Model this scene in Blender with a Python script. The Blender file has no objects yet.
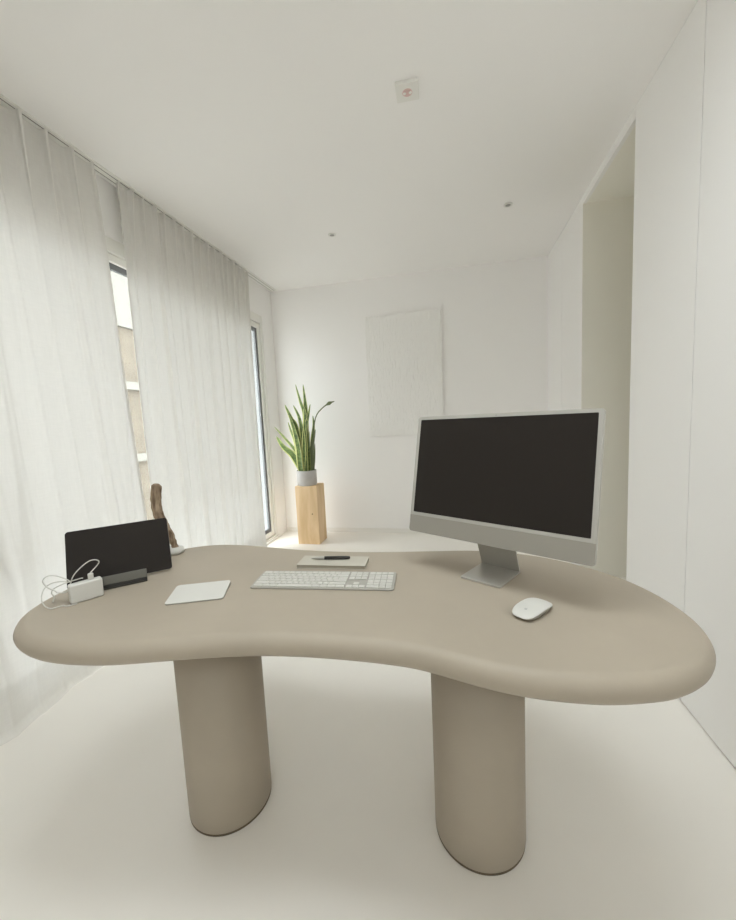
import bpy, bmesh, math, random
from mathutils import Vector, Matrix, noise
random.seed(7)
C = bpy.context.scene.collection
PI = math.pi

# ------------------------------------------------------------------ helpers
def srgb(r, g, b):
    f = lambda c: (c/255/12.92) if c/255 <= .04045 else ((c/255+.055)/1.055)**2.4
    return (f(r), f(g), f(b), 1)

def mat(name, col, rough=.6, metal=0, spec=.5, bump=0, bscale=60, mottle=0, mscale=3, coat=0):
    m = bpy.data.materials.new(name); m.use_nodes = True
    nt = m.node_tree; b = nt.nodes['Principled BSDF']
    b.inputs['Base Color'].default_value = col
    b.inputs['Roughness'].default_value = rough
    b.inputs['Metallic'].default_value = metal
    b.inputs['Specular IOR Level'].default_value = spec
    b.inputs['Coat Weight'].default_value = coat
    if mottle or bump:
        tc = nt.nodes.new('ShaderNodeTexCoord')
    if mottle:
        n = nt.nodes.new('ShaderNodeTexNoise'); n.inputs['Scale'].default_value = mscale; n.inputs['Detail'].default_value = 5
        nt.links.new(tc.outputs['Object'], n.inputs['Vector'])
        r = nt.nodes.new('ShaderNodeMapRange'); r.inputs[1].default_value = .3; r.inputs[2].default_value = .7
        r.inputs[3].default_value = 1-mottle; r.inputs[4].default_value = 1+mottle
        nt.links.new(n.outputs['Fac'], r.inputs[0])
        mx = nt.nodes.new('ShaderNodeVectorMath'); mx.operation = 'SCALE'; mx.inputs[0].default_value = col[:3]
        nt.links.new(r.outputs[0], mx.inputs['Scale']); nt.links.new(mx.outputs[0], b.inputs['Base Color'])
    if bump:
        n2 = nt.nodes.new('ShaderNodeTexNoise'); n2.inputs['Scale'].default_value = bscale; n2.inputs['Detail'].default_value = 4
        nt.links.new(tc.outputs['Object'], n2.inputs['Vector'])
        bp = nt.nodes.new('ShaderNodeBump'); bp.inputs['Strength'].default_value = bump; bp.inputs['Distance'].default_value = .002
        nt.links.new(n2.outputs['Fac'], bp.inputs['Height']); nt.links.new(bp.outputs[0], b.inputs['Normal'])
    return m

def link(name, bm, m, parent=None, smooth=False, bevel=0, segs=3):
    me = bpy.data.meshes.new(name); bmesh.ops.recalc_face_normals(bm, faces=bm.faces); bm.to_mesh(me); bm.free()
    o = bpy.data.objects.new(name, me); C.objects.link(o)
    for mm in (m if isinstance(m, (list, tuple)) else [m]): me.materials.append(mm)
    if parent: o.parent = parent
    if smooth:
        for p in me.polygons: p.use_smooth = True
    if bevel:
        bv = o.modifiers.new('bevel', 'BEVEL'); bv.width = bevel; bv.segments = segs; bv.limit_method = 'ANGLE'; bv.angle_limit = math.radians(40)
        for p in me.polygons: p.use_smooth = True
        wn = o.modifiers.new('wn', 'WEIGHTED_NORMAL')
    return o

def box(bm, x0, x1, y0, y1, z0, z1, M=None):
    vs = [bm.verts.new((x, y, z)) for x in (x0, x1) for y in (y0, y1) for z in (z0, z1)]
    for f in ((0,1,3,2), (4,6,7,5), (0,4,5,1), (2,3,7,6), (0,2,6,4), (1,5,7,3)): bm.faces.new([vs[i] for i in f])
    if M: bmesh.ops.transform(bm, matrix=M, verts=vs)
    return vs

def boxes(*bs):
    bm = bmesh.new()
    for b in bs: box(bm, *b)
    return bm

def rrect(w, h, r, n=6, cx=0, cy=0):
    """rounded rectangle, counter-clockwise"""
    pts = []
    for sx, sy, a0 in ((1,1,0), (-1,1,PI/2), (-1,-1,PI), (1,-1,1.5*PI)):
        for i in range(n+1):
            a = a0 + PI/2*i/n
            pts.append((cx+sx*(w/2-r)+r*math.cos(a), cy+sy*(h/2-r)+r*math.sin(a)))
    return pts

def prism(bm, pts, z0, z1, M=None, ztop=None):
    """extrude a 2D outline from z0 to z1 (or ztop(x, y))"""
    lo = [bm.verts.new((x, y, z0)) for x, y in pts]
    hi = [bm.verts.new((x, y, ztop(x, y) if ztop else z1)) for x, y in pts]
    n = len(pts)
    bm.faces.new(lo[::-1]); bm.faces.new(hi)
    for i in range(n): bm.faces.new((lo[i], lo[(i+1)%n], hi[(i+1)%n], hi[i]))
    if M: bmesh.ops.transform(bm, matrix=M, verts=lo+hi)
    return lo+hi

def lathe(bm, prof, n=64, cx=0, cy=0, cap=True):
    rings = []
    for r, z in prof: rings.append([bm.verts.new((cx+r*math.cos(2*PI*i/n), cy+r*math.sin(2*PI*i/n), z)) for i in range(n)])
    for a, b in zip(rings, rings[1:]):
        for i in range(n): bm.faces.new((a[i], a[(i+1)%n], b[(i+1)%n], b[i]))
    if cap: bm.faces.new(rings[0][::-1]); bm.faces.new(rings[-1])

def catmull(P, n, closed=False):
    P = [Vector(p) for p in P]; out = []; N = len(P)
    R = range(N if closed else N-1)
    for i in R:
        if closed: a, b, c, d = P[i-1], P[i], P[(i+1)%N], P[(i+2)%N]
        else: a, b, c, d = P[max(i-1,0)], P[i], P[i+1], P[min(i+2,N-1)]
        for k in range(n):
            t = k/n
            out.append(.5*((2*b)+(c-a)*t+(2*a-5*b+4*c-d)*t*t+(-a+3*b-3*c+d)*t**3))
    if not closed: out.append(P[-1])
    return out

def tube(bm, path, rad, n=10):
    """tube along points; rad a number or a list per point"""
    path = [Vector(p) for p in path]; N = len(path)
    up = Vector((.3, .2, 1)).normalized(); rings = []
    for i, p in enumerate(path):
        t = (path[min(i+1, N-1)]-path[max(i-1, 0)]).normalized()
        s = t.cross(up)
        if s.length < 1e-3: s = t.cross(Vector((1,0,0)))
        s.normalize(); u = s.cross(t).normalized(); up = u
        r = rad[i] if isinstance(rad, (list, tuple)) else rad
        rings.append([bm.verts.new(p+r*(math.cos(2*PI*k/n)*s+math.sin(2*PI*k/n)*u)) for k in range(n)])
    for a, b in zip(rings, rings[1:]):
        for k in range(n): bm.faces.new((a[k], a[(k+1)%n], b[(k+1)%n], b[k]))
    bm.faces.new(rings[0][::-1]); bm.faces.new(rings[-1])

def thing(name, loc, label, cat, group=None, rz=0):
    o = bpy.data.objects.new(name, None); C.objects.link(o)
    o.location = loc; o.rotation_euler = (0, 0, rz); o.empty_display_size = .1
    return tag(o, label, cat, group)

def tag(o, label, cat, group=None):
    o['label'] = label; o['category'] = cat
    if group: o['group'] = group
    return o

def struct(o):
    o['kind'] = 'structure'; return o

# ------------------------------------------------------------------ materials
def wood_mat(name, c1, c2, scale, rough=.6, knots=False):
    m = bpy.data.materials.new(name); m.use_nodes = True; nt = m.node_tree; b = nt.nodes['Principled BSDF']
    b.inputs['Roughness'].default_value = rough; b.inputs['Specular IOR Level'].default_value = .3
    tc = nt.nodes.new('ShaderNodeTexCoord'); mp = nt.nodes.new('ShaderNodeMapping'); mp.inputs['Scale'].default_value = scale
    nt.links.new(tc.outputs['Object'], mp.inputs['Vector'])
    n = nt.nodes.new('ShaderNodeTexNoise'); n.inputs['Scale'].default_value = 5; n.inputs['Detail'].default_value = 8; n.inputs['Distortion'].default_value = .6
    nt.links.new(mp.outputs[0], n.inputs['Vector'])
    cr = nt.nodes.new('ShaderNodeValToRGB'); cr.color_ramp.elements[0].position = .32; cr.color_ramp.elements[1].position = .68
    cr.color_ramp.elements[0].color = c1; cr.color_ramp.elements[1].color = c2
    nt.links.new(n.outputs['Fac'], cr.inputs[0]); nt.links.new(cr.outputs[0], b.inputs['Base Color'])
    return m
M_wall = mat('wall_paint', (.888, .874, .858, 1), .75, bump=.08, bscale=180, spec=.25)
M_ceil = mat('ceiling_paint', (.888, .874, .858, 1), .8, bump=.06, bscale=150, spec=.2)
M_panel = mat('panel_lacquer', (.892, .881, .866, 1), .45, spec=.3)
M_pass = mat('passage_paint', (.88, .86, .79, 1), .8, spec=.2)
M_rear = wood_mat('walnut_wall', (.09, .06, .04, 1), (.16, .11, .07, 1), (3, 3, .4))
M_gapd = mat('gap_shadow_board', (.16, .15, .13, 1), .9)
M_floor = mat('poured_floor', (.865, .836, .785, 1), .33, spec=.5, mottle=.018, mscale=2.2, bump=.05, bscale=8)
M_base = mat('baseboard_white', (.82, .80, .76, 1), .5)
M_frame = mat('window_frame_white', (.80, .79, .75, 1), .4)
M_gasket = mat('gasket_grey', (.14, .145, .15, 1), .5)
M_pleat = mat('pleat_linen', (.78, .76, .72, 1), .9, spec=.1)
M_reveal = mat('added_grey_reveal_lining', (.30, .305, .31, 1), .6)
M_slot = mat('track_slot', (.22, .21, .19, 1), .7)
M_desk = mat('desk_microcement', (.39, .338, .268, 1), .5, spec=.35, mottle=.035, mscale=5, bump=.12, bscale=45)
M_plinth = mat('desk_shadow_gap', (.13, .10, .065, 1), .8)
M_alu = mat('silver_aluminium', (.52, .505, .47, 1), .35, metal=.55)
M_chin = mat('chin_silver', (.31, .292, .255, 1), .45, metal=.1)
M_bezel = mat('pale_bezel', (.43, .415, .38, 1), .4)
M_screen = mat('black_screen', (.026, .022, .019, 1), .4, spec=.10)
M_black = mat('black_plastic', (.02, .018, .016, 1), .45)
M_stand = mat('dark_grey_metal', (.085, .08, .068, 1), .35, metal=.3)
M_lip = mat('grey_lip_metal', (.15, .145, .125, 1), .35, metal=.3)
M_white = mat('white_plastic', (.62, .61, .57, 1), .35)
M_key = mat('white_keycap', (.60, .585, .54, 1), .5)
M_keybase = mat('keyboard_aluminium', (.40, .385, .345, 1), .4, metal=.2)
M_cable = mat('cable_grey_white', (.60, .585, .54, 1), .5)
M_mark = mat('pale_grey_mark', (.45, .45, .43, 1), .5)
M_paper = mat('cream_cover', (.50, .47, .40, 1), .7)
M_page = mat('page_edge', (.40, .37, .30, 1), .8)
M_pot = mat('grey_ceramic', (.50, .48, .46, 1), .55, mottle=.05, mscale=20)
M_soil = mat('soil', (.06, .045, .03, 1), .95, bump=.8, bscale=60)
M_canvas = None
M_lens = mat('reddish_lens', (.64, .45, .42, 1), .3)
M_metal_ring = mat('spot_ring', (.74, .73, .70, 1), .4)
M_dark = mat('spot_inside', (.30, .29, .27, 1), .5)
M_cream_out = mat('outside_cream_plaster', (.20, .193, .168, 1), .9)
M_beige_out = mat('outside_beige_plaster', (.135, .113, .083, 1), .9, mottle=.12, mscale=3)
M_terrace = mat('terrace_stone', (.50, .49, .46, 1), .8, mottle=.06, mscale=4)

M_wood = wood_mat('pine_block', (.66, .46, .25, 1), (.80, .60, .38, 1), (3, 3, .5))
M_knot = mat('dark_knot', (.20, .10, .04, 1), .7)
M_drift = wood_mat('driftwood', (.10, .06, .035, 1), (.42, .32, .22, 1), (12, 12, 2.5), .8)

def leaf_mat(name, c1, c2, scale):
    m = wood_mat(name, c1, c2, scale, .42); return m
M_leaf = leaf_mat('leaf_green', (.045, .085, .022, 1), (.20, .27, .085, 1), (4, 4, 9))
M_leafe = mat('leaf_yellow_margin', (.62, .64, .26, 1), .45)
M_leafd = mat('leaf_dark_stalk', (.13, .16, .07, 1), .5)

# sheer curtain: thin linen, mostly translucent, a little see-through, woven
def curtain_mat():
    m = bpy.data.materials.new('sheer_linen'); m.use_nodes = True; nt = m.node_tree; nt.nodes.clear()
    out = nt.nodes.new('ShaderNodeOutputMaterial')
    dif = nt.nodes.new('ShaderNodeBsdfDiffuse'); tr = nt.nodes.new('ShaderNodeBsdfTranslucent'); tp = nt.nodes.new('ShaderNodeBsdfTransparent')
    col = (.84, .84, .825, 1)
    dif.inputs[0].default_value = (.73, .71, .672, 1); tr.inputs[0].default_value = (.93, .93, .92, 1)
    m1 = nt.nodes.new('ShaderNodeMixShader'); m1.inputs[0].default_value = .112
    nt.links.new(dif.outputs[0], m1.inputs[1]); nt.links.new(tr.outputs[0], m1.inputs[2])
    m2 = nt.nodes.new('ShaderNodeMixShader')
    tc = nt.nodes.new('ShaderNodeTexCoord'); mp = nt.nodes.new('ShaderNodeMapping'); mp.inputs['Scale'].default_value = (1, 8, 60)
    nt.links.new(tc.outputs['Object'], mp.inputs['Vector'])
    n1 = nt.nodes.new('ShaderNodeTexNoise'); n1.inputs['Scale'].default_value = 2.2; n1.inputs['Detail'].default_value = 4
    nt.links.new(mp.outputs[0], n1.inputs['Vector'])
    mp2 = nt.nodes.new('ShaderNodeMapping'); mp2.inputs['Scale'].default_value = (1, 70, 7)
    nt.links.new(tc.outputs['Object'], mp2.inputs['Vector'])
    n2 = nt.nodes.new('ShaderNodeTexNoise'); n2.inputs['Scale'].default_value = 2.0; n2.inputs['Detail'].default_value = 4
    nt.links.new(mp2.outputs[0], n2.inputs['Vector'])
    ad = nt.nodes.new('ShaderNodeMath'); ad.operation = 'ADD'
    nt.links.new(n1.outputs['Fac'], ad.inputs[0]); nt.links.new(n2.outputs['Fac'], ad.inputs[1])
    mr = nt.nodes.new('ShaderNodeMapRange'); mr.inputs[1].default_value = .7; mr.inputs[2].default_value = 1.3; mr.inputs[3].default_value = CT0; mr.inputs[4].default_value = CT1
    nt.links.new(ad.outputs[0], mr.inputs[0]); nt.links.new(mr.outputs[0], m2.inputs[0])
    nt.links.new(m1.outputs[0], m2.inputs[1]); nt.links.new(tp.outputs[0], m2.inputs[2])
    nt.links.new(m2.outputs[0], out.inputs[0])
    return m
CT0, CT1 = .015, .06
M_curtain = curtain_mat()

def glass_mat():
    m = bpy.data.materials.new('window_glass'); m.use_nodes = True; nt = m.node_tree; nt.nodes.clear()
    out = nt.nodes.new('ShaderNodeOutputMaterial'); tp = nt.nodes.new('ShaderNodeBsdfTransparent'); gl = nt.nodes.new('ShaderNodeBsdfGlossy')
    tp.inputs[0].default_value = (.93, .95, .94, 1); gl.inputs['Roughness'].default_value = .02
    mx = nt.nodes.new('ShaderNodeMixShader'); mx.inputs[0].default_value = .035; nt.links.new(tp.outputs[0], mx.inputs[1]); nt.links.new(gl.outputs[0], mx.inputs[2])
    nt.links.new(mx.outputs[0], out.inputs[0]); return m
M_glass = glass_mat()

def canvas_mat():
    m = mat('white_relief_canvas', (.86, .85, .825, 1), .8, spec=.2); nt = m.node_tree; b = nt.nodes['Principled BSDF']
    tc = nt.nodes.new('ShaderNodeTexCoord'); mp = nt.nodes.new('ShaderNodeMapping'); mp.inputs['Scale'].default_value = (38, 1, 7)
    nt.links.new(tc.outputs['Object'], mp.inputs['Vector'])
    n = nt.nodes.new('ShaderNodeTexNoise'); n.inputs['Scale'].default_value = 1.6; n.inputs['Detail'].default_value = 3; nt.links.new(mp.outputs[0], n.inputs['Vector'])
    cr = nt.nodes.new('ShaderNodeMapRange'); cr.inputs[1].default_value = .5; cr.inputs[2].default_value = .7; nt.links.new(n.outputs['Fac'], cr.inputs[0])
    bp = nt.nodes.new('ShaderNodeBump'); bp.inputs['Strength'].default_value = .5; bp.inputs['Distance'].default_value = .006
    nt.links.new(cr.outputs[0], bp.inputs['Height']); nt.links.new(bp.outputs[0], b.inputs['Normal'])
    return m
M_canvas = canvas_mat()

# ------------------------------------------------------------------ room
XL, XR, YB, YF, ZC = -1.92, .897, 4.07, -2.6, 2.677
WY0, WY1, WH = 1.0, 3.83, 2.36          # window opening in the left wall
OP0, OP1, OPZ = 2.275, 3.055, 2.625      # passage in the right wall
PXR = 2.6                                # passage end
struct(link('floor', boxes((XL-.3, PXR+.15, YF-.15, YB+.15, -.12, 0)), M_floor))
FILL_ROOF_LIGHTS = [(-1.1, .72, .42, 1.06), (-1.3, .7, -2.1, -1.5)]     # added roof lights, out of view, bringing fill daylight above and behind the viewpoint
(SX0, SX1, SA0, SA1), (_, _, SB0, SB1) = FILL_ROOF_LIGHTS
struct(link('ceiling', boxes((XL-.3, PXR+.15, SA1, YB+.15, ZC, ZC+.15), (XL-.3, PXR+.15, SB1, SA0, ZC, ZC+.15), (XL-.3, PXR+.15, YF-.15, SB0, ZC, ZC+.15),
    (XL-.3, SX0, SA0, SA1, ZC, ZC+.15), (SX1, PXR+.15, SA0, SA1, ZC, ZC+.15), (XL-.3, SX0, SB0, SB1, ZC, ZC+.15), (SX1, PXR+.15, SB0, SB1, ZC, ZC+.15)), M_ceil))
struct(link('wall_left', boxes((XL-.3, XL, WY1, YB+.15, 0, ZC), (XL-.3, XL, WY0, WY1, WH, ZC), (XL-.3, XL, YF-.15, WY0, 0, ZC)), M_wall))
struct(link('wall_back', boxes((XL, XR+.12, YB, YB+.15, 0, ZC)), M_wall))
struct(link('wall_front', boxes((XL, PXR+.15, YF-.15, YF, 0, ZC)), M_wall))
struct(link('baseboard_back', boxes((XL, XR-.001, YB-.014, YB, 0, .045)), M_base, bevel=.003))
# right wall: tall flush panels with thin seams, standing just off the floor on a recessed kick board
G = .002
segs = [(YF, -.55), (-.55, .55), (.55, 1.735), (1.735, OP0), (OP1, 3.58), (3.58, YB)]
for a, b in segs:
    struct(link('wall_right', boxes((XR, XR+.022, a+G, b-G, .006, ZC-.001)), M_panel, bevel=.0012, segs=2))
struct(link('wall_right_core', boxes((XR+.024, XR+.12, YF, OP0-.02, 0, ZC), (XR+.024, XR+.12, OP1+.02, YB, 0, ZC)), M_gapd))
struct(link('trim_1', boxes((XR, XR+.022, OP0-.001, OP1+.001, OPZ, ZC)), M_panel))
struct(link('trim_2', boxes((XR+.0225, XR+.12, OP0-.02, OP0, 0, OPZ)), M_pass))
struct(link('wall_passage', boxes((XR+.0005, PXR, OP1-.0, OP1+.02, 0, OPZ), (XR+.12, PXR, OP0-.12, OP0-.0, 0, OPZ), (PXR, PXR+.15, OP0-.12, OP1+.02, 0, ZC), (XR+.0225, PXR, OP0-.019, OP1+.02, OPZ, ZC-.001)), M_pass))

# windows in the left wall: three tall fixed lights with an outer frame, a sash, a rubber gasket and a pane
def window(name, y0, y1):
    w = bpy.data.objects.new(name, None); C.objects.link(w); w.location = (XL, (y0+y1)/2, 0); struct(w)
    def ring(bm, x0, x1, ya, yb, za, zb, t, th=None):
        th = th or t
        box(bm, x0, x1, ya, ya+t, za, zb); box(bm, x0, x1, yb-t, yb, za, zb)
        box(bm, x0, x1, ya+t, yb-t, za, za+t); box(bm, x0, x1, ya+t, yb-t, zb-th, zb)
    h = (y1-y0)/2
    bm = bmesh.new(); ring(bm, -.07, -.002, -h, h, 0, WH, .042, .084); link('window_frame', bm, M_frame, w, bevel=.004)
    bm = bmesh.new(); ring(bm, -.058, -.014, -h+.045, h-.045, .045, WH-.087, .048); link('sash', bm, M_frame, w, bevel=.006)
    bm = bmesh.new(); ring(bm, -.046, -.028, -h+.093, h-.093, .093, WH-.135, .036); link('gasket', bm, M_gasket, w)
    bm = bmesh.new(); box(bm, -.040, -.034, -h+.1295, h-.1295, .1295, WH-.1715); link('glass_pane', bm, M_glass, w)
window('window_1', WY0, WY1)
for wi, (RX0, RX1, RY0, RY1) in enumerate(FILL_ROOF_LIGHTS):
    rl = bpy.data.objects.new('window_%d' % (2+wi), None); C.objects.link(rl); rl.location = ((RX0+RX1)/2, (RY0+RY1)/2, ZC+.15); struct(rl)  # added glazed roof opening, unseen, only there to brighten the room
    ax, ay = (RX1-RX0)/2, (RY1-RY0)/2
    link('window_frame', boxes((-ax-.06, ax+.06, -ay-.06, -ay+.02, .001, .06), (-ax-.06, ax+.06, ay-.02, ay+.06, .001, .06), (-ax-.06, -ax+.02, -ay+.02, ay-.02, .001, .06), (ax-.02, ax+.06, -ay+.02, ay-.02, .001, .06), (-.03, .03, -ay+.02, ay-.02, .001, .06)), M_frame, rl)
    for xa, xb in ((-ax+.02, -.03), (.03, ax-.02)): link('glass_pane', boxes((xa, xb, -ay+.02, ay-.02, .025, .031)), M_glass, rl)
struct(link('trim_3', boxes((XL-.012, XL+.018, WY0, WY1+.03, 0, .022)), M_base, bevel=.003))

struct(link('trim_4', boxes((XL-.30, XL-.075, WY1-.012, WY1-.0005, .001, WH-.001)), M_reveal))  # grey lining added to tone down the sky-lit outer reveal

# ------------------------------------------------------------------ outside
struct(link('ground_terrace', boxes((-16, XL-.3, -14, 22, -1.2, -1.0)), M_terrace))
nb = thing('neighbour_building', (-7.0, 7.0, -1.0), 'beige plastered building with cream bands seen through the gap between the curtains', 'building')
bm = boxes((-4, 0, -3.5, 10, .001, 4.51)); link('lower_facade', bm, M_beige_out, nb)
bm = boxes((-4, .05, -3.5, 10, 4.513, 8.5)); link('upper_facade', bm, M_cream_out, nb)
for z in (3.16, 1.56):
    link('cream_band', boxes((.001, .09, -3.5, 10, z, z+.17)), M_cream_out, nb)

# ------------------------------------------------------------------ curtains
XC = -1.865
rail = thing('curtain_rail', (XC, 0, ZC), 'white double curtain track fixed to the ceiling along the window wall', 'curtain rail')
link('track', boxes((-.035, .035, YF+.02, 4.03, -.010, -.0005)), M_frame, rail, bevel=.002)
for dx in (-.017, .017):
    link('groove', boxes((dx-.0025, dx+.0025, YF+.03, 4.02, -.0106, -.0099)), M_slot, rail)

def curtain(y0t, y1t, y0b, y1b, seed, label, npl):
    W = 520; Hn = 90; ztop = ZC-.0115
    rnd = random.Random(seed)
    jit = [rnd.uniform(-.3, .3) for _ in range(npl+3)]
    amp = [rnd.uniform(.5, 1.2) for _ in range(npl+3)]
    bm = bmesh.new(); grid = []
    for j in range(Hn+1):
        v = j/Hn; v = v*.965/.88 if v < .88 else .965+(v-.88)/.12*.035; z = ztop*(1-v/.965*(1-.034/ztop)) if v < .965 else .034
        row = []
        for i in range(W+1):
            u = i/W
            ya = y0t+(y1t-y0t)*u; yb = y0b+(y1b-y0b)*u
            y = ya+(yb-ya)*min(1, v*1.15)
            ph = u*npl
            k = int(ph)
            # pinched pleats at the heading, relaxing into wide soft folds below
            top = math.exp(-v*7)
            pl = math.cos(2*PI*(ph))
            pinch = max(0, pl)**7*.034*(.55+.45*amp[k])
            wave = .016*math.sin(2*PI*ph*.5+jit[k]*.3+seed)
            fold = noise.noise(Vector((u*npl*.42+seed*3.1, v*.55, seed)))*.062 + noise.noise(Vector((u*npl*1.1+seed, v*.9, seed+5)))*.018
            ridge = noise.noise(Vector((u*npl*.34+9, v*.3, seed+9)))
            ridge = max(0, 1-abs(ridge)*13)*.034
            x = XC + (pinch*(.25+.75*top)*(1-.5*v) + wave*top*.3) + (fold+ridge)*(1-top)*(.55+.45*v)
            # the hem drifts into the room and rests on the floor
            if v > .9:
                s = (v-.9)/.1
                x += s*s*(.012+.016*noise.noise(Vector((y*1.7, seed, 2))))
            x = max(x, XL+.012) if z < WH else max(x, XL+.006)
            zz = z
            if v > .965:
                q = (v-.965)/.035; x += q*(.016+.012*noise.noise(Vector((y*2.3, seed, 7)))); zz = .004+.03*(1-q)**2*(ztop/2.66)+.006*math.sin(y*9+seed)**2*(1-q)
            if j == 0: zz = ztop - .006*(1-max(0, pl)**3)
            row.append(bm.verts.new((x-XC, y-(y0t+y1t)/2, zz)))
        grid.append(row)
    for a, b in zip(grid, grid[1:]):
        for i in range(W): bm.faces.new((a[i], a[i+1], b[i+1], b[i]))
    t = thing('sheer_curtain', (XC, (y0t+y1t)/2, 0), label, 'curtain', 'sheer curtains on the window wall')
    o = link('curtain_fabric', bm, M_curtain, t, smooth=True)
    # stitched pleats at the heading
    me = o.data
    for q in range(1, npl):
        c = round(q/npl*W); bm = bmesh.new(); prev = None
        for j in range(13):
            f = 1-j/12*.75; k0 = me.vertices[j*(W+1)+c].co; ka = me.vertices[j*(W+1)+c-1].co; kb_ = me.vertices[j*(W+1)+c+1].co
            pa = bm.verts.new((k0.x+.004, k0.y+(ka.y-k0.y)*f*.9, k0.z)); pm = bm.verts.new((k0.x+.009*f+.002, k0.y, k0.z)); pb = bm.verts.new((k0.x+.004, k0.y+(kb_.y-k0.y)*f*.9, k0.z))
            if prev: bm.faces.new((prev[0], prev[1], pm, pa)); bm.faces.new((prev[1], prev[2], pb, pm))
            prev = (pa, pm, pb)
        link('pleat', bm, M_pleat, t, smooth=True)
    # doubled side hems
    for e, sgn in ((0, 1), (W, -1)):
        bm = bmesh.new(); prev = None
        me = o.data
        for j in range(Hn+1):
            a = me.vertices[j*(W+1)+e].co
            pa = bm.verts.new((a.x-.004, a.y, a.z)); pb = bm.verts.new((a.x-.005, a.y+sgn*.014, a.z))
            if prev: bm.faces.new((prev[0], prev[1], pb, pa))
            prev = (pa, pb)
        link('side_hem', bm, M_curtain, t, smooth=True)
    return t
curtain(-2.3, 1.855, -2.3, 2.0, 3, 'long white sheer linen curtain nearest the camera, left of the window gap', 34)
curtain(2.015, 3.46, 2.08, 3.42, 11, 'white sheer linen curtain between the window gap and the far corner', 16)

# ------------------------------------------------------------------ desk
DZ = .74
OUTL = [(-1.135,0.732),(-1.163,0.756),(-1.188,0.784),(-1.208,0.819),(-1.222,0.856),(-1.231,0.895),(-1.236,0.941),(-1.240,1.000),(-1.238,1.071),(-1.228,1.146),(-1.206,1.219),(-1.169,1.289),(-1.116,1.352),(-1.047,1.400),(-0.960,1.425),(-0.848,1.424),(-0.721,1.407),(-0.596,1.389),(-0.470,1.381),(-0.334,1.385),(-0.196,1.399),(-0.061,1.419),(0.069,1.431),(0.194,1.416),(0.311,1.369),(0.409,1.297),(0.475,1.219),(0.511,1.147),(0.529,1.084),(0.537,1.031),(0.538,0.987),(0.533,0.947),(0.523,0.910),(0.509,0.877),(0.490,0.847),(0.466,0.818),(0.437,0.793),(0.407,0.773),(0.375,0.757),(0.338,0.745),(0.299,0.735),(0.260,0.728),(0.222,0.725),(0.185,0.724),(0.149,0.725),(0.111,0.729),(0.070,0.736),(0.026,0.747),(-0.017,0.760),(-0.057,0.772),(-0.096,0.781),(-0.142,0.786),(-0.206,0.789),(-0.288,0.789),(-0.377,0.785),(-0.469,0.774),(-0.563,0.755),(-0.653,0.731),(-0.730,0.709),(-0.794,0.692),(-0.855,0.682),(-0.914,0.677),(-0.971,0.678),(-1.023,0.686),(-1.068,0.699),(-1.104,0.714)]
desk = thing('desk', (-.35, 1.07, 0), 'kidney-shaped greige desk with a rounded edge on two round column legs', 'desk')
pts = catmull([(x, y, 0) for x, y in OUTL], 4, True)
n = len(pts); area = sum(pts[i].x*pts[(i+1)%n].y-pts[(i+1)%n].x*pts[i].y for i in range(n))
if area < 0: pts = pts[::-1]
nor = []
for i in range(n):
    t = pts[(i+2)%n]-pts[i-2]; nor.append(Vector((t.y, -t.x, 0)).normalized())
bm = bmesh.new(); rr = .03; rings = []
prof = [(rr+.012, 0)] + [(rr*(1-math.sin(a)), -rr+rr*math.cos(a)) for a in [PI*k/20 for k in range(21)]] + [(rr+.012, -2*rr)]
for ins, dz in prof:
    rings.append([bm.verts.new((p.x-q.x*(ins-.004)+.35, p.y-q.y*(ins-.004)-1.07, DZ+dz)) for p, q in zip(pts, nor)])
for a, b in zip(rings, rings[1:]):
    for i in range(n): bm.faces.new((a[i], b[i], b[(i+1)%n], a[(i+1)%n]))
bm.faces.new(rings[0]); bm.faces.new(rings[-1][::-1])
link('desktop', bm, M_desk, desk, smooth=True)
for cx, cy in ((-.757, 1.036), (.046, 1.080)):
    bm = bmesh.new(); lathe(bm, [(.129, .007), (.130, .009), (.130, DZ-.061)], 96, cx+.35, cy-1.07)
    l = link('leg', bm, M_desk, desk, smooth=True, bevel=0)
    for p in l.data.polygons:
        if len(p.vertices) > 4: p.use_smooth = False
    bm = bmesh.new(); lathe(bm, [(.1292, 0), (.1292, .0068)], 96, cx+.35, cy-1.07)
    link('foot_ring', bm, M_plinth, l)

# ------------------------------------------------------------------ desktop computer
ang, tilt = math.radians(-30.9), math.radians(11.66)
mon = thing('desktop_computer', (.0998, 1.191, DZ), 'slim silver all-in-one computer with a big black screen and grey chin', 'computer', rz=ang)
Minv = (Matrix.Translation((.0998, 1.191, DZ)) @ Matrix.Rotation(ang, 4, 'Z')).inverted()
# screen frame: local x right, y back, z up along the tilted panel
Ms = Minv @ Matrix.Translation((.0823, 1.1105, 1.23-.3696)) @ Matrix.Rotation(ang, 4, 'Z') @ Matrix.Rotation(-tilt, 4, 'X')
def slab(w, z0, z1, y0, y1, r, name, m, M=Ms, parent=mon, bevel=.001, cx=0):
    bm = bmesh.new(); pp = rrect(w, z1-z0, r, 8, cx, (z0+z1)/2)
    # outline in (x, z), extruded along y
    R = Matrix(((1,0,0,0), (0,0,-1,0), (0,1,0,0), (0,0,0,1)))
    prism(bm, pp, -y1, -y0, M @ R)
    return link(name, bm, m, parent, bevel=bevel)
slab(.547, 0, .380, .0005, .0115, .009, 'body', M_alu, bevel=.0012)
bm = bmesh.new()
R_ = Matrix(((1,0,0,0), (0,0,-1,0), (0,1,0,0), (0,0,0,1)))
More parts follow.
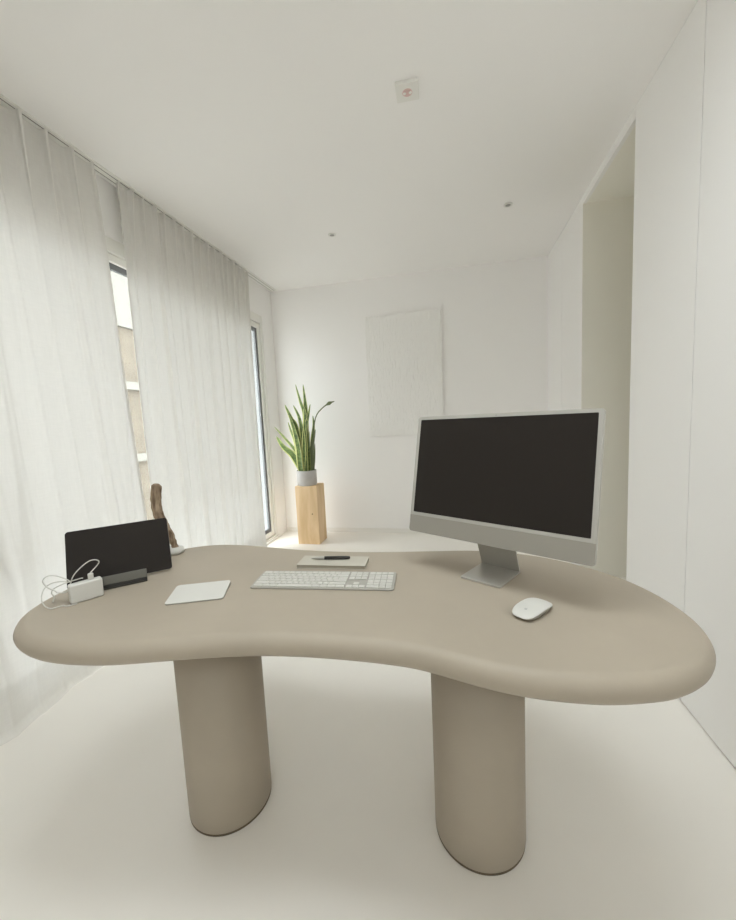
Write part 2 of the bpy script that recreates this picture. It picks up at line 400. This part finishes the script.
# chin: rounded only at the lower corners
def half_round(w, z0, z1, r, low):
    p = []
    for sx, sz, a0 in ((1,1,0), (-1,1,PI/2), (-1,-1,PI), (1,-1,1.5*PI)):
        rad = r if (sz < 0) == low else .0004
        zc = z1 if sz > 0 else z0
        for i in range(7):
            a = a0+PI/2*i/6; p.append((sx*(w/2-rad)+rad*math.cos(a), zc-sz*rad+rad*math.sin(a)))
    return p
bm = bmesh.new(); prism(bm, half_round(.546, .0005, .0545, .0085, True), 0, .0015, Ms @ R_); link('chin', bm, M_chin, mon)
bm = bmesh.new(); prism(bm, half_round(.546, .0550, .3795, .0085, False), 0, .0012, Ms @ R_); bz = link('bezel', bm, M_bezel, mon)
bm = bmesh.new(); prism(bm, rrect(.523, .305, .002, 3, 0, .2170), .0011, .0018, Ms @ R_); link('screen', bm, M_screen, mon)
bm = bmesh.new(); prism(bm, [(.0022*math.cos(a*PI/8), .3745+.0022*math.sin(a*PI/8)) for a in range(16)], .0011, .0017, Ms @ R_); link('webcam', bm, M_dark, mon)
# stand: foot plate and leaning neck
bm = bmesh.new(); prism(bm, rrect(.127, .145, .004, 4, 0, 0), .0003, .0055); link('stand_foot', bm, M_alu, mon, bevel=.001)
A = Vector((0, .0720, .002)); Bp = Ms @ Vector((0, .010, .165))
d = Vector((0, Bp.y-A.y, Bp.z-A.z)); L = d.length; th = math.atan2(-d.y, d.z)
Mn = Matrix.Translation(A) @ Matrix.Rotation(th, 4, 'X')
bm = bmesh.new(); prism(bm, [(-.0625, -.006), (.0625, -.006), (.0625, .0), (-.0625, .0)], 0.001, L, Mn); link('stand_neck', bm, M_alu, mon, bevel=.0015)

# ------------------------------------------------------------------ keyboard
kb = thing('keyboard', (-.402, 1.090, DZ), 'low white wide keyboard with number pad, in the middle of the desk', 'keyboard', rz=math.radians(4.2))
kw, kd = .439, .117
kz = lambda y: .0045 + .0055*(y+kd/2)/kd
bm = bmesh.new(); prism(bm, rrect(kw, kd, .009, 6), .0006, .006, None, lambda x, y: kz(y)); link('key_tray', bm, M_keybase, kb, bevel=.001)
u = .01905*1.0; keys = []
x0 = -kw/2+.0065; span = kw-.013; cell = span/22.2
rows = 6; ry = (kd-.013)/rows
lay = [
 [1.5]+[1]*3+[1]*9+[1.5]+[.2]+[1]*3+[.2]+[1]*4,
 [1]*13+[2]+[.2]+[1]*3+[.2]+[1]*4,
 [1.5]+[1]*12+[1.5]+[.2]+[1]*3+[.2]+[1]*4,
 [1.8]+[1]*11+[2.2]+[3.4]+[1]*4,
 [2.3]+[1]*10+[2.7]+[1.2]+[1]+[1.2]+[1]*4,
 [1.5,1.2,1.3,5.7,1.3,1.2,1.3,1.5]+[.2]+[1]*3+[.2]+[2,1,1]]
for r, row in enumerate(lay):
    x = x0; yc = kd/2-.0065-ry*(r+.5)
    tot = sum(row); sc = span/tot
    for q, w in enumerate(row):
        gap = w in (.2, 3.4) or (r == 4 and w == 1.2)
        if not gap: keys.append((x+w*sc/2, yc, w*sc-.0022, ry-.0022))
        x += w*sc
keys.sort(key=lambda k: k[1])
def keycap(bm, k):
    x, y, w, h = k; z = kz(y)
    prism(bm, rrect(w, h, .002, 2, x, y), z-.0004, z+.0022)
for k in keys[:98]:
    bm = bmesh.new(); keycap(bm, k); link('key', bm, M_key, kb, bevel=.0004, segs=1)
bm = bmesh.new()
for k in keys[98:]: keycap(bm, k)
o = link('key_row', bm, M_key, kb, bevel=.0004, segs=1); o['kind'] = 'stuff'

# ------------------------------------------------------------------ trackpad
tp = thing('trackpad', (-.752, .966, DZ), 'flat white trackpad on the desk left of the keyboard', 'trackpad', rz=math.radians(21))
tz = lambda x, y: .0045+.0062*(y+.0575)/.115
bm = bmesh.new(); prism(bm, rrect(.160, .115, .010, 6), .0006, .006, None, lambda x, y: tz(x, y)-.0012); link('trackpad_base', bm, M_keybase, tp, bevel=.0006)
bm = bmesh.new(); lo = prism(bm, rrect(.160, .115, .010, 6), 0, .001, None, tz)
for v in bm.verts:
    if v.co.z == 0: v.co.z = tz(v.co.x, v.co.y)-.0012
link('touch_surface', bm, M_white, tp, bevel=.0004, segs=2)

# ------------------------------------------------------------------ mouse
ms = thing('mouse', (.179, .972, DZ), 'white low curved computer mouse on the right half of the desk', 'mouse', rz=math.radians(50))
def mouse_ring(f, z, n=48):
    out = []
    for i in range(n):
        a = 2*PI*i/n; c, s = math.cos(a), math.sin(a); e = .62
        out.append((math.copysign(abs(c)**e, c)*.0600*f, math.copysign(abs(s)**e, s)*.0315*f, z))
    return out
def arch(x): return .0205*math.sqrt(max(0, 1-(x/.070)**2))-.0005
bm = bmesh.new(); rings = []
for f in (1, .985, .93, .82, .66, .48, .28, .1):
    ring = []
    for x, y, z in mouse_ring(f, 0):
        zt = arch(x)-.0018*(y/.0315)**2*1.5
        edge = (1-f)
        zz = zt - (.0022 if f == 1 else (.0006 if f == .985 else 0))
        ring.append(bm.verts.new((x, y, max(zz, .004))))
    rings.append(ring)
for a, b in zip(rings, rings[1:]):
    for i in range(48): bm.faces.new((a[i], a[(i+1)%48], b[(i+1)%48], b[i]))
bm.faces.new(rings[-1]); 
link('top_shell', bm, M_white, ms, smooth=True)
bm = bmesh.new(); rings = []
for f, k in ((1, 1), (.985, .75), (.90, .35), (.80, 0)):
    rings.append([bm.verts.new((x, y, .0008+k*max(arch(x)-.0018*1.5*(y/.0315)**2-.0022-.0008, .0032))) for x, y, z in mouse_ring(f, 0)])
for a, b in zip(rings, rings[1:]):
    for i in range(48): bm.faces.new((a[i], a[(i+1)%48], b[(i+1)%48], b[i]))
bm.faces.new(rings[-1])
link('metal_base', bm, M_keybase, ms, smooth=True)
# small fruit-shaped mark near the front end of the shell
bm = bmesh.new()
body = []
for i in range(36):
    a = 2*PI*i/36; r = .0036*(1-.16*max(0, math.cos(a-PI/2))**6-.10*max(0, math.cos(a+PI/2))**8)
    x, y = r*math.cos(a), r*math.sin(a)*1.02
    dx, dy = x-.0043, y-.0006
    if dx*dx+dy*dy < .0016**2:
        k = .0016/max(1e-6, math.hypot(dx, dy)); x, y = .0043+dx*k, .0006+dy*k
    body.append((x, y))
Mm = Matrix.Translation((-.030, 0, 0)) @ Matrix.Rotation(-PI/2, 4, 'Z')
for poly in (body, [(.0002, .0040), (.0012, .0044), (.0018, .0058), (.0008, .0054)]):
    vs = []
    for x, y in poly:
        p = Mm @ Vector((x, y, 0)); vs.append(bm.verts.new((p.x, p.y, arch(p.x)+.00015)))
    f = bm.faces.new(vs)
g = bmesh.ops.extrude_face_region(bm, geom=bm.faces[:])
bmesh.ops.translate(bm, vec=(0, 0, .0003), verts=[v for v in g['geom'] if isinstance(v, bmesh.types.BMVert)])
link('logo_mark', bm, M_mark, ms)

# ------------------------------------------------------------------ tablet and its stand
tang, tt = math.radians(42.8), math.radians(24.5)
Tb = Vector((-1.078, 1.020, 1.23-.4805))
tab = thing('tablet', Tb, 'black tablet leaning back in a dark stand at the left end of the desk', 'tablet', rz=tang)
Mt = Matrix.Rotation(-tt, 4, 'X')
bm = bmesh.new(); prism(bm, rrect(.295, .184, .010, 8, 0, .092), -.0065, -.0004, Mt @ R_); link('tablet_back', bm, M_alu, tab, bevel=.001)
bm = bmesh.new(); prism(bm, rrect(.294, .183, .0095, 8, 0, .092), -.0004, .0006, Mt @ R_); link('screen', bm, M_screen, tab, bevel=.0003, segs=1)
st = thing('tablet_stand', (Tb.x, Tb.y, DZ+.0008), 'dark grey metal stand holding the black tablet', 'stand', rz=tang)
zt = Tb.z-DZ
M0 = Matrix.Rotation(math.radians(6), 4, 'Z')
link('foot_plate', boxes((-.075, .070, -.050, .060, .0002, .0045)), M_stand, st, bevel=.0015)
Ml = Matrix.Translation((0, -.050, .0056)) @ Matrix.Rotation(math.radians(-12), 4, 'X')
bm = bmesh.new(); box(bm, -.075, .070, -.002, .003, .010, .036, Ml); link('front_lip', bm, M_lip, st, bevel=.0012)
bm = bmesh.new(); box(bm, -.075, .070, -.0015, .005, 0, .0098, Ml); link('lip_edge', bm, M_black, st)
# back rest parallel to the tablet
bm = bmesh.new(); box(bm, -.06, .055, .0035, .0075, .007, .145, Mt); link('back_rest', bm, M_stand, st, bevel=.0012)

# ------------------------------------------------------------------ power adapter and cable
ea = Vector((-1.090, .851, 0)); eb = Vector((-1.047, .921, 0)); aa = math.atan2(eb.y-ea.y, eb.x-ea.x)
ad = thing('power_adapter', (ea.x, ea.y, DZ), 'white block power adapter with looping cables standing in front of the tablet corner', 'power adapter', rz=aa)
Lw = (eb-ea).length
bm = boxes((0, Lw, 0, .028, .0006, .0565)); link('adapter_body', bm, M_white, ad, bevel=.005, segs=4)
link('cable_plug', boxes((.049, .063, .009, .018, .0565, .076)), M_white, ad, bevel=.003)
Mad = Matrix.Translation((ea.x, ea.y, DZ)) @ Matrix.Rotation(aa, 4, 'Z')
pc = Mad @ Vector((.056, .0135, .0768))
k_ = .985
def sc(P): return [(x*k_-.0, y*k_, 1.23+(z-1.23)*k_) for x, y, z in P]
cA = [tuple(pc), (-1.0676, .9262, .832), (-1.062, .929, .843), (-1.0675, .9239, .8504), (-1.0776, .9116, .8507), (-1.0907, .8956, .8380), (-1.1050, .8822, .8180), (-1.1150, .8780, .7950), (-1.120, .8760, .7780),
      (-1.128, .868, .7700), (-1.140, .856, .7740)]
cB = [(-1.1371, .8480, .7830), (-1.1485, .8360, .7990), (-1.1556, .8321, .8185), (-1.1485, .8408, .8297), (-1.1371, .8546, .8259), (-1.1239, .8708, .8107), (-1.1176, .8784, .7980), (-1.1313, .8618, .8058), (-1.1452, .8447, .8057),
      (-1.1553, .8324, .7942), (-1.1522, .8205, .7732), (-1.1400, .8154, .7560), (-1.1250, .8200, .7445), (-1.1150, .8350, .7430), (-1.106, .843, .7430), (-1.099, .842, .7425), (-1.090, .845, .7425), (-1.078, .860, .7425)]
Mai = Mad.inverted()
bm = bmesh.new(); tube(bm, [Mai @ p for p in catmull(cA+cB, 8)], .0016, 10); link('charging_cable', bm, M_cable, ad, smooth=True)
bm = bmesh.new()
cD = [(-1.1620, .8560, .7430), (-1.1661, .8650, .7560), (-1.1620, .8560, .7720), (-1.1520, .8600, .7860), (-1.1350, .8850, .7930), (-1.1180, .9020, .7960), (-1.1040, .9020, .8000), (-1.0950, .8990, .8020)]
tube(bm, [Mai @ p for p in catmull(cD, 8)], .0016, 10); link('charging_cable', bm, M_cable, ad, smooth=True)

# ------------------------------------------------------------------ notebook and pen
na = math.radians(2.4)
nbk = thing('notebook', (-.417, 1.232, DZ), 'slim cream notebook lying behind the keyboard', 'notebook', rz=na)
link('back_cover', boxes((-.119, .119, -.044, .044, .0005, .0022)), M_paper, nbk, bevel=.0006, segs=1)
link('pages', boxes((-.117, .117, -.0425, .0425, .0023, .0122)), M_page, nbk)
link('front_cover', boxes((-.119, .119, -.044, .044, .0123, .0142)), M_paper, nbk, bevel=.0006, segs=1)
pen = thing('pen', (-.4300, 1.2400, DZ+.0142), 'black pen with a pale pointed tip lying on the notebook', 'pen', rz=math.radians(7.5))
def xcyl(prof, name, m):
    bm = bmesh.new(); lathe(bm, [(r, x) for x, r in prof], 24)
    bmesh.ops.transform(bm, matrix=Matrix.Translation((0, 0, .0062)) @ Matrix.Rotation(PI/2, 4, 'Y'), verts=bm.verts)
    return link(name, bm, m, pen, smooth=True)
xcyl([(-.0695, .0006), (-.064, .0016), (-.050, .0045), (-.034, .0058), (-.021, .0060)], 'pen_tip', M_keybase)
xcyl([(-.0208, .0060), (.050, .0060), (.060, .0056), (.067, .0048), (.0690, .0030)], 'pen_barrel', M_black)

# ------------------------------------------------------------------ driftwood ornament
dw = thing('driftwood_ornament', (-1.098, 1.290, DZ), 'upright brown driftwood piece on a small white base behind the tablet', 'ornament')
path = catmull([(.004, .0, .020), (-.006, .0, .048), (-.022, .0, .085), (-.045, .003, .120), (-.064, .005, .160), (-.071, .008, .200), (-.066, .008, .245), (-.060, .010, .280)], 6)
rad = [.010+.009*math.sin(min(1, i/len(path)*1.6)*PI/2) + .003*noise.noise(Vector((i*.35, 0, 0))) for i in range(len(path))]
rad[-1] = .009; rad[-2] = .015
bm = bmesh.new(); tube(bm, path, rad, 14)
for v in bm.verts:
    v.co += Vector((noise.noise(v.co*60), noise.noise(v.co*60+Vector((5,0,0))), 0))*.004
link('driftwood', bm, M_drift, dw, smooth=True)
bm = bmesh.new(); lathe(bm, [(.028, .0005), (.034, .004), (.036, .012), (.032, .022), (.020, .026)], 40); link('base', bm, M_white, dw, smooth=True)

# ------------------------------------------------------------------ wood block, pot, plant
wa = math.radians(-4.6+5)
wb = thing('wooden_block', (-1.466, 3.716, 0), 'tall pale pine block used as a plant stand in the far left corner', 'plant stand', rz=wa*0+math.radians(-1))
link('block_body', boxes((-.120, .115, -.108, .108, .0005, .600)), M_wood, wb, bevel=.004)
for x, z in ((-.113+.165, .315),):
    bm = bmesh.new(); lathe(bm, [(.007, 0), (.006, .0006)], 16); bmesh.ops.transform(bm, matrix=Matrix.Translation((x, -.1081, z)) @ Matrix.Rotation(PI/2, 4, 'X'), verts=bm.verts); link('knot', bm, M_knot, wb)
bm = bmesh.new(); lathe(bm, [(.010, 0), (.008, .0006)], 16); bmesh.ops.transform(bm, matrix=Matrix.Translation((.1136, -.02, .33)) @ Matrix.Rotation(PI/2, 4, 'Y'), verts=bm.verts); link('knot', bm, M_knot, wb)
plx, ply = -1.487, 3.705
pl = thing('potted_snake_plant', (plx, ply, .6005), 'tall snake plant with yellow-edged leaves in a grey round pot on the pine block', 'plant')
bm = bmesh.new(); lathe(bm, [(.096, .0), (.100, .004), (.102, .150), (.100, .154), (.095, .154), (.094, .125)], 64, cap=False)
bm.faces.new([v for v in bm.verts if abs(v.co.z) < 1e-6][::-1]); pot = link('pot', bm, M_pot, pl, smooth=True)
bm = bmesh.new(); lathe(bm, [(.0935, .120), (.0935, .130)], 48); link('soil', bm, M_soil, pl)
LV = [
 (.048, .0, [(-1.5647, 3.751, 1.6318), (-1.5229, 3.751, 1.4578), (-1.4834, 3.751, 1.3097), (-1.4947, 3.751, 1.0423), (-1.535, 3.751, .7713)]),
 (.046, 1, [(-1.4825, 3.7503, 1.6262), (-1.4722, 3.7503, 1.468), (-1.4714, 3.7503, 1.3357), (-1.4873, 3.7503, 1.042), (-1.5203, 3.7503, .7711)]),
 (.056, 0, [(-1.6606, 3.6701, 1.43), (-1.6002, 3.6701, 1.2891), (-1.5575, 3.6701, 1.1951), (-1.5373, 3.6701, .9826), (-1.5373, 3.6701, .772)]),
 (.052, 0, [(-1.5707, 3.6726, 1.4185), (-1.516, 3.6726, 1.2981), (-1.4921, 3.6726, 1.1396), (-1.4909, 3.6726, .9543), (-1.51, 3.6726, .7711)]),
 (.045, 1, [(-1.415, 3.7402, 1.4223), (-1.4448, 3.7402, 1.2945), (-1.4812, 3.7402, 1.1765), (-1.5021, 3.7402, .9758), (-1.5162, 3.7402, .7724)]),
 (.050, 0, [(-1.8222, 3.7312, 1.2116), (-1.7006, 3.7312, 1.0779), (-1.5812, 3.7312, .9248), (-1.5557, 3.7312, .7744)]),
 (.056, 0, [(-1.8050, 3.7253, 1.1099), (-1.7331, 3.7253, .9979), (-1.6374, 3.7253, .9134), (-1.5639, 3.7253, .7792)]),
 (.040, 1, [(-1.6486, 3.6927, 1.2516), (-1.6198, 3.6927, 1.1572), (-1.5786, 3.6927, 1.0356), (-1.5468, 3.6927, .7792)]),
 (.058, 0, [(-1.5509, 3.7195, 1.1801), (-1.558, 3.7195, .9792), (-1.5436, 3.7195, .7756)]),
 (.030, 1, [(-1.387, 3.7196, 1.3049), (-1.3842, 3.7196, 1.1994), (-1.4116, 3.7196, 1.0413), (-1.4436, 3.7196, .7736)]),
 (.036, 2, [(-1.3674, 3.7173, 1.1658), (-1.3958, 3.7173, 1.0542), (-1.424, 3.7173, .9484), (-1.4356, 3.7173, .7737)]),
 (.016, 2, [(-1.139, 3.6793, 1.433), (-1.1939, 3.6793, 1.417), (-1.2643, 3.6793, 1.376), (-1.3303, 3.6793, 1.3085), (-1.365, 3.6793, 1.1996), (-1.3867, 3.6793, .9771), (-1.4139, 3.6793, .7782)]),
 (.034, 1, [(-1.4293, 3.7038, 1.149), (-1.4451, 3.7038, .9769), (-1.4516, 3.7038, .7758)]),
 (.022, 2, [(-1.3772, 3.7004, 1.0281), (-1.3887, 3.7004, .8955), (-1.4079, 3.7004, .7753)]),
 (.05, 0, [(-1.62, 3.66, 1.33), (-1.575, 3.66, 1.18), (-1.545, 3.665, 1.0), (-1.53, 3.67, .775)]),
 (.046, 1, [(-1.455, 3.665, 1.27), (-1.465, 3.665, 1.14), (-1.475, 3.67, .98), (-1.48, 3.67, .775)]),
]
for li, (w, kind, P) in enumerate(LV):
    P = [(x-plx, y-ply, z-.6005) for x, y, z in P]
    P.append((P[-1][0]*.8, P[-1][1]*.8, .128))
    pth = catmull(P, 10); N = len(pth); bm = bmesh.new(); prev = None
    tw = random.uniform(-.35, .35); tw2 = random.uniform(-.4, .4); w *= (1.3 if kind != 2 else 1.05)
    for i, p in enumerate(pth):
        v = 1-i/(N-1)                                     # 1 at the tip
        prof = min(1, (1-v)**.62*1.55)*(.55+.45*min(1, (v)/.35))
        if kind == 2 and len(P) > 6: prof = .55+.9*math.exp(-((v-.86)/.05)**2)*1.6 if v < .985 else .35
        hw = w*.5*prof+.0008
        t = (pth[min(i+1, N-1)]-pth[max(i-1, 0)]).normalized()
        a = tw+tw2*v; side = Vector((math.cos(a), math.sin(a), 0)); side = (side-side.dot(t)*t).normalized(); nn = side.cross(t)
        row = []
        for s, c in ((-1, 0), (-.72, .6), (-.3, .95), (.3, .95), (.72, .6), (1, 0)):
            row.append(bm.verts.new(p+side*hw*s-nn*(.18*hw*(1-c*1.0))+nn*0))
        back = [bm.verts.new(p+side*hw*s*.98-nn*(.18*hw*(1-c)) + nn*.0022) for s, c in ((.72, .6), (.0, .95), (-.72, .6))]
        loop = row+back
        if prev:
            for q in range(9):
                f = bm.faces.new((prev[q], prev[(q+1)%9], loop[(q+1)%9], loop[q]))
                f.material_index = 1 if (kind != 2 and q in (0, 4, 5, 8)) else 0
        prev = loop
    link('leaf', bm, [M_leaf if kind != 2 else M_leafd, M_leafe], pl, smooth=True)

# ------------------------------------------------------------------ picture
pic = thing('wall_picture', (-.487, YB, 1.675), 'large white canvas with vertical relief strokes on the far wall', 'picture')
link('canvas', boxes((-.386, .386, -.034, -.0005, -.618, .618)), M_canvas, pic, bevel=.003)

# ------------------------------------------------------------------ ceiling fittings
fx = thing('ceiling_detector', (-.163, 1.872, ZC), 'small square white ceiling fixture with a reddish centre', 'ceiling fixture', rz=math.radians(2))
link('housing', boxes((-.050, .050, -.050, .050, -.015, -.0005)), M_frame, fx, bevel=.002)
bm = bmesh.new(); lathe(bm, [(.018, -.0172), (.022, -.0155), (.022, -.0151)], 32); link('lens', bm, M_lens, fx)
for dx in (-.012, .013):
    bm = bmesh.new(); lathe(bm, [(.003, -.0205), (.006, -.0190), (.007, -.0173)], 20, dx, 0); link('light_dot', bm, M_base, fx)
for i, (x, y) in enumerate(((-.884, 3.04), (.408, 3.013))):
    s = thing('recessed_spotlight', (x, y, ZC), ('small round recessed spotlight in the ceiling, the left one above the picture', 'small round recessed spotlight in the ceiling, the right one near the white panels')[i], 'ceiling light', 'ceiling spotlights')
    bm = bmesh.new(); lathe(bm, [(.018, -.0005), (.030, -.0005), (.030, -.004), (.027, -.006), (.018, -.0055), (.018, -.0005)], 40, cap=False); link('ring', bm, M_metal_ring, s, smooth=False)
    bm = bmesh.new(); lathe(bm, [(.0176, -.0045), (.0176, -.0006)], 32); link('lamp_glass', bm, M_dark, s)

# ------------------------------------------------------------------ light
w = bpy.data.worlds.new('World'); bpy.context.scene.world = w; w.use_nodes = True
bg = w.node_tree.nodes['Background']; bg.inputs[0].default_value = (.965, .985, 1.03, 1)
# overcast sky: the zenith is three times as bright as the horizon
wn = w.node_tree; tcw = wn.nodes.new('ShaderNodeTexCoord'); sx = wn.nodes.new('ShaderNodeSeparateXYZ'); wn.links.new(tcw.outputs['Generated'], sx.inputs[0])
mxz = wn.nodes.new('ShaderNodeMath'); mxz.operation = 'MAXIMUM'; mxz.inputs[1].default_value = 0; wn.links.new(sx.outputs[2], mxz.inputs[0])
mad = wn.nodes.new('ShaderNodeMath'); mad.operation = 'MULTIPLY_ADD'; mad.inputs[1].default_value = 1.2; mad.inputs[2].default_value = .6
wn.links.new(mxz.outputs[0], mad.inputs[0]); wn.links.new(mad.outputs[0], bg.inputs[1])
for y0, y1 in ((1.15, 3.68),):
    ld = bpy.data.lights.new('window_portal', 'AREA'); ld.shape = 'RECTANGLE'; ld.size = 2.05; ld.size_y = y1-y0; ld.cycles.is_portal = True
    lo_ = bpy.data.objects.new('window_portal', ld); C.objects.link(lo_)
    lo_.location = (XL-.14, (y0+y1)/2, WH/2); lo_.rotation_euler = (0, -PI/2, 0)

for RX0, RX1, RY0, RY1 in FILL_ROOF_LIGHTS:
    ld = bpy.data.lights.new('added_roof_light_portal', 'AREA'); ld.shape = 'RECTANGLE'; ld.size = RX1-RX0-.06; ld.size_y = RY1-RY0-.06; ld.cycles.is_portal = True  # samples sky through the added roof opening
    lo_ = bpy.data.objects.new('added_roof_light_portal', ld); C.objects.link(lo_); lo_.location = ((RX0+RX1)/2, (RY0+RY1)/2, ZC+.14)

# ------------------------------------------------------------------ camera
cam = bpy.data.cameras.new('camera'); co = bpy.data.objects.new('camera', cam); C.objects.link(co)
cam.sensor_fit = 'HORIZONTAL'; cam.sensor_width = 36; cam.lens = 385.9/736*36; cam.clip_start = .02
Rr = Vector((.97551224, .21461215, -.04814042)); Dn = Vector((-.02485058, -.10992699, -.99362896)); Fw = Vector((-.21853677, .97049353, -.10190188))
Mx = Matrix((( Rr.x, -Dn.x, -Fw.x, 0), (Rr.y, -Dn.y, -Fw.y, 0), (Rr.z, -Dn.z, -Fw.z, 1.23), (0, 0, 0, 1)))
co.matrix_world = Mx
sc_ = bpy.context.scene; sc_.camera = co
sc_.view_settings.view_transform = 'Standard'; sc_.view_settings.look = 'None'; sc_.view_settings.gamma = 1
sc_.view_settings.use_curve_mapping = False; sc_.view_settings.exposure = EXPO = 2.68
sc_.cycles.max_bounces = 16; sc_.cycles.diffuse_bounces = 10; sc_.cycles.transparent_max_bounces = 16; sc_.cycles.sample_clamp_indirect = 10
